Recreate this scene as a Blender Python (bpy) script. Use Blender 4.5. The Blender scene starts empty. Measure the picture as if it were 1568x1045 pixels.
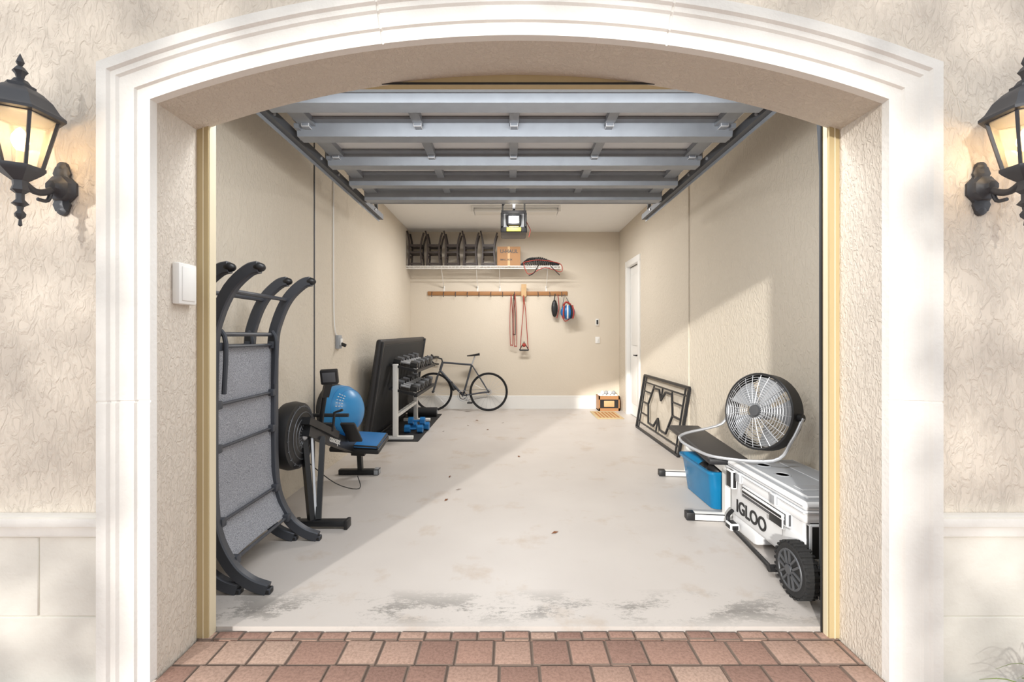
import bpy, bmesh, math, random
from mathutils import Vector, Matrix, Quaternion
random.seed(7)
SC=bpy.context.scene
# ---------------------------------------------------------------- materials
def lin(c):
    return tuple(((v/255)/12.92 if v/255<=0.04045 else ((v/255+0.055)/1.055)**2.4) for v in c)
def newmat(name):
    m=bpy.data.materials.new(name); m.use_nodes=True
    return m,m.node_tree,m.node_tree.nodes['Principled BSDF']
def mat(name,rgb,rough=0.6,metal=0.0,var=0.06,vscale=8,bump=0.0,bscale=80,stretch=(1,1,1),emit=0,alpha=1,trans=0,spec=0.5):
    m,nt,b=newmat(name); N=nt.nodes; L=nt.links
    c=lin(rgb)
    tc=N.new('ShaderNodeTexCoord'); mp=N.new('ShaderNodeMapping'); mp.inputs['Scale'].default_value=stretch
    L.new(tc.outputs['Object'],mp.inputs['Vector'])
    no=N.new('ShaderNodeTexNoise'); no.inputs['Scale'].default_value=vscale; no.inputs['Detail'].default_value=4
    L.new(mp.outputs[0],no.inputs['Vector'])
    mx=N.new('ShaderNodeMix'); mx.data_type='RGBA'
    mx.inputs[6].default_value=(*[v*(1-var) for v in c],1); mx.inputs[7].default_value=(*[min(1,v*(1+var)) for v in c],1)
    L.new(no.outputs[0],mx.inputs[0]); L.new(mx.outputs[2],b.inputs['Base Color'])
    b.inputs['Roughness'].default_value=rough; b.inputs['Metallic'].default_value=metal
    b.inputs['Specular IOR Level'].default_value=spec
    if bump>0:
        n2=N.new('ShaderNodeTexNoise'); n2.inputs['Scale'].default_value=bscale; n2.inputs['Detail'].default_value=5
        L.new(mp.outputs[0],n2.inputs['Vector'])
        bp=N.new('ShaderNodeBump'); bp.inputs['Strength'].default_value=bump; bp.inputs['Distance'].default_value=0.01
        L.new(n2.outputs[0],bp.inputs['Height']); L.new(bp.outputs[0],b.inputs['Normal'])
    if emit>0:
        b.inputs['Emission Color'].default_value=(*c,1); b.inputs['Emission Strength'].default_value=emit
    if trans>0:
        b.inputs['Transmission Weight'].default_value=trans
    if alpha<1: b.inputs['Alpha'].default_value=alpha
    return m

def stucco(name,rgb,strength=0.6,sc=26,stretch=(1,1,0.45)):
    m,nt,b=newmat(name); N=nt.nodes; L=nt.links; c=lin(rgb)
    tc=N.new('ShaderNodeTexCoord'); mp=N.new('ShaderNodeMapping'); mp.inputs['Scale'].default_value=stretch
    L.new(tc.outputs['Object'],mp.inputs['Vector'])
    a=N.new('ShaderNodeTexNoise'); a.inputs['Scale'].default_value=1.3; a.inputs['Detail'].default_value=5
    L.new(mp.outputs[0],a.inputs['Vector'])
    mx=N.new('ShaderNodeMix'); mx.data_type='RGBA'
    mx.inputs[6].default_value=(c[0]*.96,c[1]*.95,c[2]*.94,1); mx.inputs[7].default_value=(min(1,c[0]*1.04),min(1,c[1]*1.04),min(1,c[2]*1.05),1)
    L.new(a.outputs[0],mx.inputs[0]); L.new(mx.outputs[2],b.inputs['Base Color'])
    n=N.new('ShaderNodeTexNoise'); n.inputs['Scale'].default_value=sc; n.inputs['Detail'].default_value=6; n.inputs['Distortion'].default_value=1.4
    L.new(mp.outputs[0],n.inputs['Vector'])
    cr=N.new('ShaderNodeValToRGB'); cr.color_ramp.elements[0].position=0.42; cr.color_ramp.elements[1].position=0.6
    L.new(n.outputs[0],cr.inputs[0])
    bp=N.new('ShaderNodeBump'); bp.inputs['Strength'].default_value=strength; bp.inputs['Distance'].default_value=0.005
    L.new(cr.outputs[0],bp.inputs['Height']); L.new(bp.outputs[0],b.inputs['Normal'])
    b.inputs['Roughness'].default_value=0.85; b.inputs['Specular IOR Level'].default_value=0.2
    return m

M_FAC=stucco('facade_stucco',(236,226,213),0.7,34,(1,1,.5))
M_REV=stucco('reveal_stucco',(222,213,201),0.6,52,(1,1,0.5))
M_INT=stucco('interior_wall_paint',(215,206,191),0.5,26,(1,1,0.6))
M_BACK=stucco('back_wall_paint',(221,211,195),0.10,22,(1,1,1))
M_STONE=mat('cast_stone',(246,244,240),0.8,var=0.03,vscale=5,bump=0.25,bscale=60)
M_BLOCK=mat('wainscot_stone',(240,237,229),0.85,var=0.06,vscale=3,bump=0.3,bscale=40)
M_CEIL=mat('ceiling_paint',(242,241,238),0.9,var=0.02,bump=0.1,bscale=90)
M_WHITE=mat('white_paint',(240,239,236),0.45,var=0.02)
M_TAN=mat('tan_wood_trim',(192,173,132),0.6,var=0.08,vscale=4,stretch=(6,6,.6))
M_CREAM=mat('cream_weatherstrip',(226,214,186),0.5,var=0.04)
M_STEEL=mat('galvanized_steel',(146,151,158),0.42,0.2,var=0.14,vscale=12)
M_PANEL=mat('door_panel_backing',(220,221,223),0.6,var=0.05)
M_STEELD=mat('dark_track_steel',(94,96,100),0.5,0.4,var=0.1)
M_BLACK=mat('black_plastic',(30,30,32),0.45,var=0.15)
M_BLKM=mat('black_powdercoat',(36,37,40),0.4,0.2,var=0.1)
M_VINYL=mat('black_vinyl',(42,42,45),0.5,var=0.1,bump=0.1,bscale=200)
M_FRAME=mat('slate_aluminium',(72,75,82),0.45,0.2,var=0.08)
M_BROWN=mat('dark_brown_resin',(64,56,54),0.5,var=0.1)
M_RUB=mat('rubber',(38,38,39),0.8,var=0.15,bump=0.2,bscale=120)
M_BLUE=mat('blue_vinyl',(54,138,196),0.35,var=0.08)
M_TEAL=mat('blue_tote_plastic',(24,132,186),0.2,var=0.1,alpha=0.78)
M_LBLUE=mat('bright_blue',(34,116,180),0.4,var=0.1)
M_GREY=mat('light_grey_plastic',(160,163,168),0.5,var=0.03)
M_COOL=mat('cooler_white',(232,233,235),0.35,var=0.02)
M_SILV=mat('silver_metal',(190,192,196),0.35,0.5,var=0.05)
M_CARD=mat('cardboard',(168,128,92),0.85,var=0.1)
M_WOOD=mat('bamboo_wood',(170,122,78),0.55,var=0.2,vscale=10,stretch=(.5,4,6))
M_LWOOD=mat('light_wood',(200,165,120),0.6,var=0.15,vscale=6,stretch=(.6,3,3))
M_RED=mat('red_webbing',(165,60,50),0.6,var=0.1)
M_BRZ=mat('lantern_bronze',(74,76,82),0.45,0.3,var=0.2,vscale=20)
M_BULB=mat('bulb_glow',(255,214,150),0.5,emit=14,var=0)
M_CANDLE=mat('candle_sleeve',(240,215,170),0.6,emit=0.4,var=0)
M_LENS=mat('opener_lens',(255,250,235),0.5,emit=1.6,var=0)
M_YEL=mat('yellow_label',(232,205,40),0.6,var=0.02)
M_FIX=mat('fixture_diffuser',(232,230,224),0.5,var=0.01)
M_LEAF=mat('grass_leaf',(140,158,90),0.6,var=0.3)
M_TREE=mat('tree_leaf',(80,110,50),0.6,var=0.3)
M_BARK=mat('tree_bark',(110,90,72),0.9,var=0.3,bump=.6,bscale=20)
M_DRY=mat('dry_leaf',(120,72,40),0.8,var=0.3)
M_MATT=mat('coir_mat',(200,178,138),0.95,var=0.2,vscale=30,bump=0.5,bscale=150)
M_ORNG=mat('coir_pattern',(176,120,70),0.95,var=0.2)
def fabric():
    m,nt,b=newmat('grey_sling_fabric'); N=nt.nodes; L=nt.links
    tc=N.new('ShaderNodeTexCoord')
    n=N.new('ShaderNodeTexNoise'); n.inputs['Scale'].default_value=260; L.new(tc.outputs['Object'],n.inputs['Vector'])
    cr=N.new('ShaderNodeValToRGB'); cr.color_ramp.elements[0].color=(*lin((110,112,119)),1); cr.color_ramp.elements[1].color=(*lin((172,174,181)),1)
    cr.color_ramp.elements[0].position=.35; cr.color_ramp.elements[1].position=.65
    L.new(n.outputs[0],cr.inputs[0]); L.new(cr.outputs[0],b.inputs['Base Color']); b.inputs['Roughness'].default_value=.9
    return m
M_FAB=fabric()
def glass():
    m,nt,b=newmat('seeded_lantern_glass'); N=nt.nodes; L=nt.links
    N.remove(b); out=N['Material Output']
    t=N.new('ShaderNodeBsdfTransparent'); t.inputs[0].default_value=(1,.96,.9,1)
    g=N.new('ShaderNodeBsdfGlossy'); g.inputs['Roughness'].default_value=.08
    tr=N.new('ShaderNodeBsdfTranslucent'); tr.inputs[0].default_value=(1,.9,.74,1)
    a=N.new('ShaderNodeMixShader'); a.inputs[0].default_value=.28
    c=N.new('ShaderNodeMixShader'); c.inputs[0].default_value=.1
    L.new(t.outputs[0],a.inputs[1]); L.new(tr.outputs[0],a.inputs[2])
    L.new(a.outputs[0],c.inputs[1]); L.new(g.outputs[0],c.inputs[2]); L.new(c.outputs[0],out.inputs[0])
    return m
M_GLASS=glass()
def floor_mat():
    m,nt,b=newmat('painted_concrete_floor'); N=nt.nodes; L=nt.links
    tc=N.new('ShaderNodeTexCoord'); 
    a=N.new('ShaderNodeTexNoise'); a.inputs['Scale'].default_value=1.6; a.inputs['Detail'].default_value=6
    L.new(tc.outputs['Object'],a.inputs['Vector'])
    base=N.new('ShaderNodeMix'); base.data_type='RGBA'
    base.inputs[6].default_value=(*lin((190,183,178)),1); base.inputs[7].default_value=(*lin((208,202,197)),1)
    L.new(a.outputs[0],base.inputs[0])
    s=N.new('ShaderNodeTexNoise'); s.inputs['Scale'].default_value=2.7; s.inputs['Detail'].default_value=8; s.inputs['Roughness'].default_value=.65
    L.new(tc.outputs['Object'],s.inputs['Vector'])
    sr=N.new('ShaderNodeValToRGB'); sr.color_ramp.elements[0].position=.56; sr.color_ramp.elements[1].position=.72
    sr.color_ramp.elements[1].color=(.6,.6,.6,1)
    L.new(s.outputs[0],sr.inputs[0])
    m2=N.new('ShaderNodeMix'); m2.data_type='RGBA'; m2.inputs[7].default_value=(*lin((176,156,136)),1)
    L.new(sr.outputs[0],m2.inputs[0]); L.new(base.outputs[2],m2.inputs[6])
    sx=N.new('ShaderNodeSeparateXYZ'); L.new(tc.outputs['Object'],sx.inputs[0])
    w=N.new('ShaderNodeValToRGB'); e=w.color_ramp.elements
    mr=N.new('ShaderNodeMapRange'); mr.inputs['From Min'].default_value=2.03; mr.inputs['From Max'].default_value=2.42
    L.new(sx.outputs['Y'],mr.inputs['Value']); L.new(mr.outputs[0],w.inputs[0])
    e[0].position=0.05; e[0].color=(.15,.15,.15,1); e[1].position=.3; e[1].color=(1,1,1,1)
    e2=w.color_ramp.elements.new(.5); e2.color=(.7,.7,.7,1); e3=w.color_ramp.elements.new(.8); e3.color=(0,0,0,1)
    p=N.new('ShaderNodeTexNoise'); p.inputs['Scale'].default_value=60; p.inputs['Detail'].default_value=9; p.inputs['Roughness'].default_value=.85
    pm=N.new('ShaderNodeMapping'); pm.inputs['Scale'].default_value=(.5,1,1); L.new(tc.outputs['Object'],pm.inputs[0]); L.new(pm.outputs[0],p.inputs['Vector'])
    p2=N.new('ShaderNodeTexNoise'); p2.inputs['Scale'].default_value=6; p2.inputs['Detail'].default_value=3; L.new(pm.outputs[0],p2.inputs['Vector'])
    ad=N.new('ShaderNodeMath'); ad.operation='ADD'; L.new(p.outputs[0],ad.inputs[0]); L.new(p2.outputs[0],ad.inputs[1])
    pr=N.new('ShaderNodeValToRGB'); pr.color_ramp.elements[0].position=.51; pr.color_ramp.elements[1].position=.56
    hf=N.new('ShaderNodeMath'); hf.operation='MULTIPLY'; hf.inputs[1].default_value=.5; L.new(ad.outputs[0],hf.inputs[0]); L.new(hf.outputs[0],pr.inputs[0])
    mu=N.new('ShaderNodeMath'); mu.operation='MULTIPLY'; L.new(pr.outputs[0],mu.inputs[0]); L.new(w.outputs[0],mu.inputs[1])
    m3=N.new('ShaderNodeMix'); m3.data_type='RGBA'; m3.inputs[7].default_value=(*lin((140,136,132)),1)
    L.new(mu.outputs[0],m3.inputs[0]); L.new(m2.outputs[2],m3.inputs[6]); L.new(m3.outputs[2],b.inputs['Base Color'])
    b.inputs['Roughness'].default_value=.42; b.inputs['Specular IOR Level'].default_value=.3
    bp=N.new('ShaderNodeBump'); bp.inputs['Strength'].default_value=.12; bp.inputs['Distance'].default_value=.003
    L.new(p.outputs[0],bp.inputs['Height']); L.new(bp.outputs[0],b.inputs['Normal'])
    return m
M_FLOOR=floor_mat()
def paver_mat():
    m,nt,b=newmat('clay_paver'); N=nt.nodes; L=nt.links
    g=N.new('ShaderNodeNewGeometry'); cr=N.new('ShaderNodeValToRGB')
    cr.color_ramp.elements[0].color=(*lin((148,116,104)),1); cr.color_ramp.elements[1].color=(*lin((190,162,146)),1)
    e=cr.color_ramp.elements.new(.5); e.color=(*lin((170,136,121)),1)
    L.new(g.outputs['Random Per Island'],cr.inputs[0])
    tc=N.new('ShaderNodeTexCoord'); n=N.new('ShaderNodeTexNoise'); n.inputs['Scale'].default_value=90; n.inputs['Detail'].default_value=8; n.inputs['Roughness'].default_value=.7
    L.new(tc.outputs['Object'],n.inputs['Vector'])
    mx=N.new('ShaderNodeMix'); mx.data_type='RGBA'; mx.blend_type='MULTIPLY'; mx.inputs[0].default_value=.6
    c2=N.new('ShaderNodeValToRGB'); c2.color_ramp.elements[0].position=.36; c2.color_ramp.elements[0].color=(.5,.48,.46,1); c2.color_ramp.elements[1].position=.58
    L.new(n.outputs[0],c2.inputs[0]); L.new(cr.outputs[0],mx.inputs[6]); L.new(c2.outputs[0],mx.inputs[7]); L.new(mx.outputs[2],b.inputs['Base Color'])
    bp=N.new('ShaderNodeBump'); bp.inputs['Strength'].default_value=.6; bp.inputs['Distance'].default_value=.004
    L.new(n.outputs[0],bp.inputs['Height']); L.new(bp.outputs[0],b.inputs['Normal']); b.inputs['Roughness'].default_value=.9
    return m
M_PAV=paver_mat()
M_SAND=mat('joint_sand',(118,102,92),0.95,var=.15,vscale=40)

# ---------------------------------------------------------------- builder
class B:
    def __init__(s,name): s.name=name; s.bm=bmesh.new(); s.mats=[]
    def mi(s,m):
        if m not in s.mats: s.mats.append(m)
        return s.mats.index(m)
    def faces(s,vs,fs,m):
        i=s.mi(m); bv=[s.bm.verts.new(v) for v in vs]; out=[]
        for f in fs:
            try:
                fc=s.bm.faces.new([bv[k] for k in f]); fc.material_index=i; out.append(fc)
            except ValueError: pass
        return bv,out
    def box(s,x0,x1,y0,y1,z0,z1,m,bev=0,mx=None,seg=2,taper=None):
        vs=[Vector((x,y,z)) for x in(x0,x1) for y in(y0,y1) for z in(z0,z1)]
        if taper:
            cx,cy=(x0+x1)/2,(y0+y1)/2
            for v in vs:
                if v.z==z0: v.x=cx+(v.x-cx)*taper; v.y=cy+(v.y-cy)*taper
        if mx: vs=[mx@v for v in vs]
        bv,fc=s.faces(vs,[(0,1,3,2),(4,6,7,5),(0,4,5,1),(2,3,7,6),(0,2,6,4),(1,5,7,3)],m)
        if bev>0:
            es=list({e for f in fc for e in f.edges})
            bmesh.ops.bevel(s.bm,geom=es,offset=bev,segments=seg,affect='EDGES',profile=.5)
    def tube(s,pts,r,m,seg=8,closed=False,prof=None,smooth=0,up=None,cap=True):
        pts=[Vector(p) for p in pts]
        if smooth: 
            n=len(pts); q=[]
            rng=range(n) if closed else range(n-1)
            for i in rng:
                p0=pts[(i-1)%n] if (closed or i>0) else pts[i]; p1=pts[i]; p2=pts[(i+1)%n]; p3=pts[(i+2)%n] if (closed or i+2<n) else p2
                for k in range(smooth):
                    t=k/smooth
                    q.append(.5*((2*p1)+(p2-p0)*t+(2*p0-5*p1+4*p2-p3)*t*t+(3*p1-p0-3*p2+p3)*t**3))
            if not closed: q.append(pts[-1])
            pts=q
        n=len(pts); rr=r if isinstance(r,(list,tuple)) else [r]*n
        if len(rr)!=n: rr=[rr[0]+(rr[-1]-rr[0])*i/(n-1) for i in range(n)]
        prof=prof or [(math.cos(2*math.pi*k/seg),math.sin(2*math.pi*k/seg)) for k in range(seg)]
        ps=len(prof); vs=[]; nrm=None
        for i,p in enumerate(pts):
            if closed: t=pts[(i+1)%n]-pts[(i-1)%n]
            else: t=pts[min(i+1,n-1)]-pts[max(i-1,0)]
            if t.length<1e-9: t=Vector((0,0,1))
            t.normalize()
            if nrm is None or up is not None:
                a=Vector(up) if up is not None else (Vector((0,0,1)) if abs(t.z)<.9 else Vector((1,0,0)))
                nrm=(a-t*a.dot(t)); nrm.normalize()
            else:
                nrm=nrm-t*nrm.dot(t); nrm.normalize()
            bi=t.cross(nrm)
            for (a,b_) in prof: vs.append(p+nrm*(a*rr[i])+bi*(b_*rr[i]))
        fs=[]
        for i in range(n if closed else n-1):
            j=(i+1)%n
            for k in range(ps):
                l=(k+1)%ps; fs.append((i*ps+k,i*ps+l,j*ps+l,j*ps+k))
        if not closed and cap:
            fs.append(tuple(range(ps))); fs.append(tuple((n-1)*ps+k for k in range(ps)))
        s.faces(vs,fs,m)
    def cyl(s,p0,p1,r,m,seg=16,r1=None):
        s.tube([p0,p1],[r,r if r1 is None else r1],m,seg=seg)
    def bar(s,p0,p1,w,h,m,up=(0,0,1)):
        s.tube([p0,p1],1,m,prof=[(h/2,w/2),(h/2,-w/2),(-h/2,-w/2),(-h/2,w/2)],up=up)
    def ring(s,c,n,R,r,m,N=32,seg=6,a0=0,a1=None):
        c=Vector(c); n=Vector(n).normalized(); a=n.orthogonal().normalized(); b=n.cross(a)
        pts=[c+a*(R*math.cos(2*math.pi*k/N))+b*(R*math.sin(2*math.pi*k/N)) for k in range(N)]
        s.tube(pts,r,m,seg=seg,closed=True)
    def lathe(s,c,prof,m,seg=20,axis=(0,0,1),rot=0):
        c=Vector(c); q=Vector((0,0,1)).rotation_difference(Vector(axis))
        vs=[];n=len(prof)
        for (r,z) in prof:
            for k in range(seg):
                a=2*math.pi*k/seg+rot
                vs.append(c+q@Vector((max(r,1e-4)*math.cos(a),max(r,1e-4)*math.sin(a),z)))
        fs=[]
        for i in range(n-1):
            for k in range(seg):
                l=(k+1)%seg; fs.append((i*seg+k,i*seg+l,(i+1)*seg+l,(i+1)*seg+k))
        fs.append(tuple(range(seg))); fs.append(tuple((n-1)*seg+k for k in range(seg)))
        s.faces(vs,fs,m)
    def ball(s,c,r,m,sc=(1,1,1),seg=20):
        k=10
        c=Vector(c); vs=[];fs=[]
        for i in range(k+1):
            th=math.pi*i/k
            for j in range(seg):
                a=2*math.pi*j/seg
                rr=max(math.sin(th),1e-3)
                vs.append(c+Vector((r*rr*math.cos(a)*sc[0],r*rr*math.sin(a)*sc[1],-r*math.cos(th)*sc[2])))
        for i in range(k):
            for j in range(seg):
                l=(j+1)%seg; fs.append((i*seg+j,i*seg+l,(i+1)*seg+l,(i+1)*seg+j))
        fs.append(tuple(range(seg))); fs.append(tuple(k*seg+j for j in range(seg)))
        s.faces(vs,fs,m)
    def prism(s,poly,y0,y1,m):
        n=len(poly)
        vs=[(x,y0,z) for x,z in poly]+[(x,y1,z) for x,z in poly]
        fs=[tuple(range(n)),tuple(range(2*n-1,n-1,-1))]+[(i,(i+1)%n,n+(i+1)%n,n+i) for i in range(n)]
        s.faces(vs,fs,m)
    def done(s,mx=None,parent=None,flat=False):
        bm=s.bm
        bmesh.ops.recalc_face_normals(bm,faces=bm.faces[:])
        for f in bm.faces: f.smooth=not flat
        for e in bm.edges:
            if len(e.link_faces)==2:
                try:
                    if e.calc_face_angle()>math.radians(38): e.smooth=False
                except Exception: pass
        me=bpy.data.meshes.new(s.name); bm.to_mesh(me); bm.free()
        for m in s.mats: me.materials.append(m)
        o=bpy.data.objects.new(s.name,me); SC.collection.objects.link(o)
        if mx is not None: o.matrix_world=mx
        if parent: 
            o.parent=parent
        return o
def text(body,size,mx,m,parent,name='lettering',ext=0.001):
    cu=bpy.data.curves.new(name,'FONT'); cu.body=body; cu.size=size; cu.extrude=ext; cu.offset=size*0.02
    cu.align_x='LEFT'
    o=bpy.data.objects.new(name,cu); SC.collection.objects.link(o)
    cu.materials.append(m); o.matrix_world=mx; o.parent=parent
    return o
def basis(x,y,z,loc):
    m=Matrix((x,y,z)).transposed().to_4x4(); m.translation=Vector(loc); return m

# ---------------------------------------------------------------- dimensions
XL,XR=-1.78,1.967; YF,YI,YB=1.76,2.0,8.16; H=3.17
RL,RR=-1.363,1.44
PL,PR=-1.314,1.396
xc=(RL+RR)/2; hw=(RR-RL)/2; zs=2.2; zt=2.443
R=hw*hw/(2*(zt-zs))+(zt-zs)/2; zc=zt-R
b=B('floor'); b.box(XL-.15,XR+.15,2.036,YB+.15,-.15,0,M_FLOOR); b.done()
b=B('ceiling'); b.box(XL-.15,XR+.15,YI,YB+.15,H,H+.1,M_CEIL); b.done()
b=B('wall_left'); b.box(XL-.15,XL,YI,YB+.15,0,H,M_INT)
b.done()
b=B('wall_right'); b.box(XR,XR+.15,YI,6.9,0,H,M_INT); b.box(XR,XR+.15,7.6,YB+.15,0,H,M_INT); b.box(XR,XR+.15,6.9,7.6,2.46,H,M_INT); b.box(XR+.1,XR+.15,6.9,7.6,0,2.46,M_INT); b.done()
b=B('wall_back'); b.box(XL,XR,YB,YB+.15,0,H,M_BACK); b.done()
arch=[]; NA=40
a_end=math.asin(hw/R)
for k in range(NA+1):
    a=-a_end+2*a_end*k/NA; arch.append((xc+R*math.sin(a),zc+R*math.cos(a)))
poly=[(-4.2,-.15),(RL,-.15)]+arch+[(RR,-.15),(4.2,-.15),(4.2,3.9),(-4.2,3.9)]
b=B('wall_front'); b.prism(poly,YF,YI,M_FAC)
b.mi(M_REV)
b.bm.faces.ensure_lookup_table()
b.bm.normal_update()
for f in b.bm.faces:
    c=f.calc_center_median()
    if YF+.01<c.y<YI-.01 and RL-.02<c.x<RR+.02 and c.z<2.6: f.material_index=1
OL,OR,OT=-1.42,1.50,2.50
for x0,x1,z0,z1 in((XL,OL,0,H),(OR,XR,0,H),(OL,OR,OT,H)):
    b.box(x0,x1,YI+.001,2.036,z0,z1,M_INT)
b.done(flat=True)
# tan wooden jamb
b=B('trim_1')
for x0,x1 in((OL,PL),(PR,OR)):
    b.box(x0,x1,1.985,2.036,-.02,2.5,M_TAN)
b.box(PL,PR,1.99,2.036,2.404,2.5,M_TAN)
b.box(PL,PL+.003,1.99,2.034,-.02,2.404,M_CREAM); b.box(PR-.003,PR,1.996,2.020,-.02,2.404,M_CREAM)
b.box(PR-.005,PR,2.028,2.036,-.02,2.404,M_BLACK)
b.box(PL,PR,1.984,1.99,2.400,2.407,M_BLACK)
b.box(PL-.022,PL-.019,1.981,1.985,-.02,2.404,M_CREAM)
b.box(PR+.02,PR+.024,1.981,1.985,-.02,2.404,M_CREAM)
b.done()
# stone surround (moulded sweep)
prof=[(0,0),(0,.034),(.048,.034),(.053,.044),(.108,.044),(.116,.052),(.135,.052),(.143,.062),(.18,.062),(.18,0)]
sec=[]
for z in(-.02,1.048,1.050,1.056,1.058): sec.append(('L',z,z in(1.050,1.056)))
sec.append(('CL',0,False))
aa=[]
for k in range(1,48):
    aa.append((-a_end+2*a_end*k/48,False))
for ga in(-.52/R*1.0,.56/R):
    aa+=[(ga-.0012,False),(ga-.0008,True),(ga+.0008,True),(ga+.0012,False)]
aa.sort()
for a,g in aa: sec.append(('A',a,g))
sec.append(('CR',0,False))
for z in(1.058,1.056,1.050,1.048,-.02): sec.append(('R',z,z in(1.050,1.056)))
b=B('trim_2'); vs=[]
for kind,v,g in sec:
    for u,h in prof:
        hh=h-.005 if (g and h>0) else h
        if kind=='L': x,z=RL-u,v
        elif kind=='R': x,z=RR+u,v
        elif kind=='A': x,z=xc+(R+u)*math.sin(v),zc+(R+u)*math.cos(v)
        else:
            x=RL-u if kind=='CL' else RR+u; z=zc+math.sqrt((R+u)**2-(x-xc)**2)
        vs.append((x,YF-hh,z))
n=len(prof); fs=[]
for i in range(len(sec)-1):
    for k in range(n-1): fs.append((i*n+k,i*n+k+1,(i+1)*n+k+1,(i+1)*n+k))
b.faces(vs,fs,M_STONE); b.done(flat=True)
# wainscot blocks + ledge
b=B('trim_3')
for sgn,x0,x1,joints in((-1,-4.2,RL-.18,[-3.9,-3.2,-2.5,-1.80]),(1,RR+.18,4.2,[2.35,3.05,3.75])):
    xs=[x0]+joints+[x1]
    for i in range(len(xs)-1):
        b.box(xs[i]+.002,xs[i+1]-.002,YF-.02,YF,.228,.53,M_BLOCK,bev=.003,seg=1)
    xs2=[x0]+[j+.35 for j in joints if x0<j+.35<x1-.02]+[x1]
    for i in range(len(xs2)-1):
        b.box(xs2[i]+.002,xs2[i+1]-.002,YF-.02,YF,-.1,.224,M_BLOCK,bev=.003,seg=1)
    b.box(x0,x1,YF-.014,YF,-.1,.54,M_BLOCK)
    b.box(x0,x1,YF-.055,YF,.578,.62,M_STONE,bev=.006)
    b.box(x0,x1,YF-.035,YF,.535,.578,M_STONE,bev=.006)
b.done()
# pavers
b=B('driveway_pavers'); b.box(-4.2,4.2,-3,1.70,-.12,-.026,M_SAND); b.box(RL+.01,RR-.01,1.70,2.034,-.12,-.026,M_SAND)
y=2.03; row=0
while y>-2.6:
    dpt=.055 if row==0 else (.15 if row%2 else .12)
    wd=.115 if row==0 else .158
    lo,hi=(RL+.004,RR-.004) if y>1.72 else (-4.1,4.1)
    x=lo
    while x<hi-.01:
        ww=wd*(1.3 if (row>0 and random.random()<.12) else 1)
        if x==lo: ww*=.4+.6*random.random()
        ww=min(ww,hi-x)
        if hi-(x+ww)<.03: ww=hi-x
        z=-.02+random.uniform(-.003,.002)
        if row==0: z+=.004
        b.box(x+.002,x+ww-.002,y-dpt+.002,y-.002,-.08,z,M_PAV,bev=.005,seg=2); x+=ww
    y-=dpt; row+=1
b.done()
b=B('baseboard_back'); b.box(XL,XR,YB-.02,YB,0,.2,M_WHITE); b.box(XL,XR,YB-.014,YB,.2,.235,M_WHITE,bev=.004); b.done()
# ---- door on right wall
b=B('door_1')
b.box(XR+.05,XR+.09,6.93,7.57,.01,2.43,M_WHITE)
for z0,z1 in((.2,.95),(1.15,2.3)):
    b.box(XR+.04,XR+.051,7.02,7.48,z0,z1,M_WHITE,bev=.008)
b.cyl((XR+.05,7.02,1.0),(XR-.02,7.02,1.0),.012,M_BLKM); b.tube([(XR-.02,7.02,1.0),(XR-.025,7.06,1.0),(XR-.02,7.13,1.0)],.009,M_BLKM)
b.cyl((XR+.048,7.02,1.0),(XR+.035,7.02,1.0),.03,M_BLKM); b.cyl((XR+.048,7.02,1.14),(XR+.03,7.02,1.14),.028,M_BLKM)
b.done()
b=B('trim_4')
b.box(XR-.018,XR+.05,6.83,6.93,0,2.44,M_WHITE,bev=.004); b.box(XR-.018,XR+.05,7.57,7.67,0,2.44,M_WHITE,bev=.004); b.box(XR-.018,XR+.05,6.83,7.67,2.44,2.54,M_WHITE,bev=.004)
b.done()
b=B('wall_conduit'); b.box(XL,XL+.008,4.14,4.15,0,H-.002,M_STEELD); b.done()
b=B('power_cable'); b.tube([(XL+.01,4.58,H-.01),(XL+.01,4.58,1.9),(XL+.012,4.6,1.4),(XL+.012,4.68,1.3)],.007,M_WHITE,smooth=4); b.done()
b=B('wall_conduit'); b.box(XR-.012,XR,4.97,4.99,0,H-.002,M_INT); b.done()
b=B('power_outlet'); b.box(XL,XL+.035,4.65,4.75,1.17,1.31,M_GREY,bev=.006); b.box(XL+.035,XL+.05,4.67,4.73,1.2,1.28,M_WHITE,bev=.004); b.cyl((XL+.045,4.7,1.22),(XL+.09,4.7,1.2),.018,M_BLACK); b.done()
b=B('thermostat'); b.box(1.545,1.60,YB-.02,YB,1.49,1.61,M_WHITE,bev=.004); b.box(1.558,1.587,YB-.026,YB-.019,1.51,1.59,M_BLACK); b.done()
b=B('light_switch'); b.box(1.54,1.62,YB-.01,YB,1.17,1.29,M_WHITE,bev=.003); b.box(1.568,1.592,YB-.018,YB-.008,1.2,1.26,M_WHITE,bev=.002); b.done()
b=B('door_chime_keypad'); b.box(RL,RL+.032,1.835,1.94,1.43,1.60,M_WHITE,bev=.008); b.box(RL+.03,RL+.036,1.85,1.925,1.445,1.585,M_WHITE,bev=.003); b.done()
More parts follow.
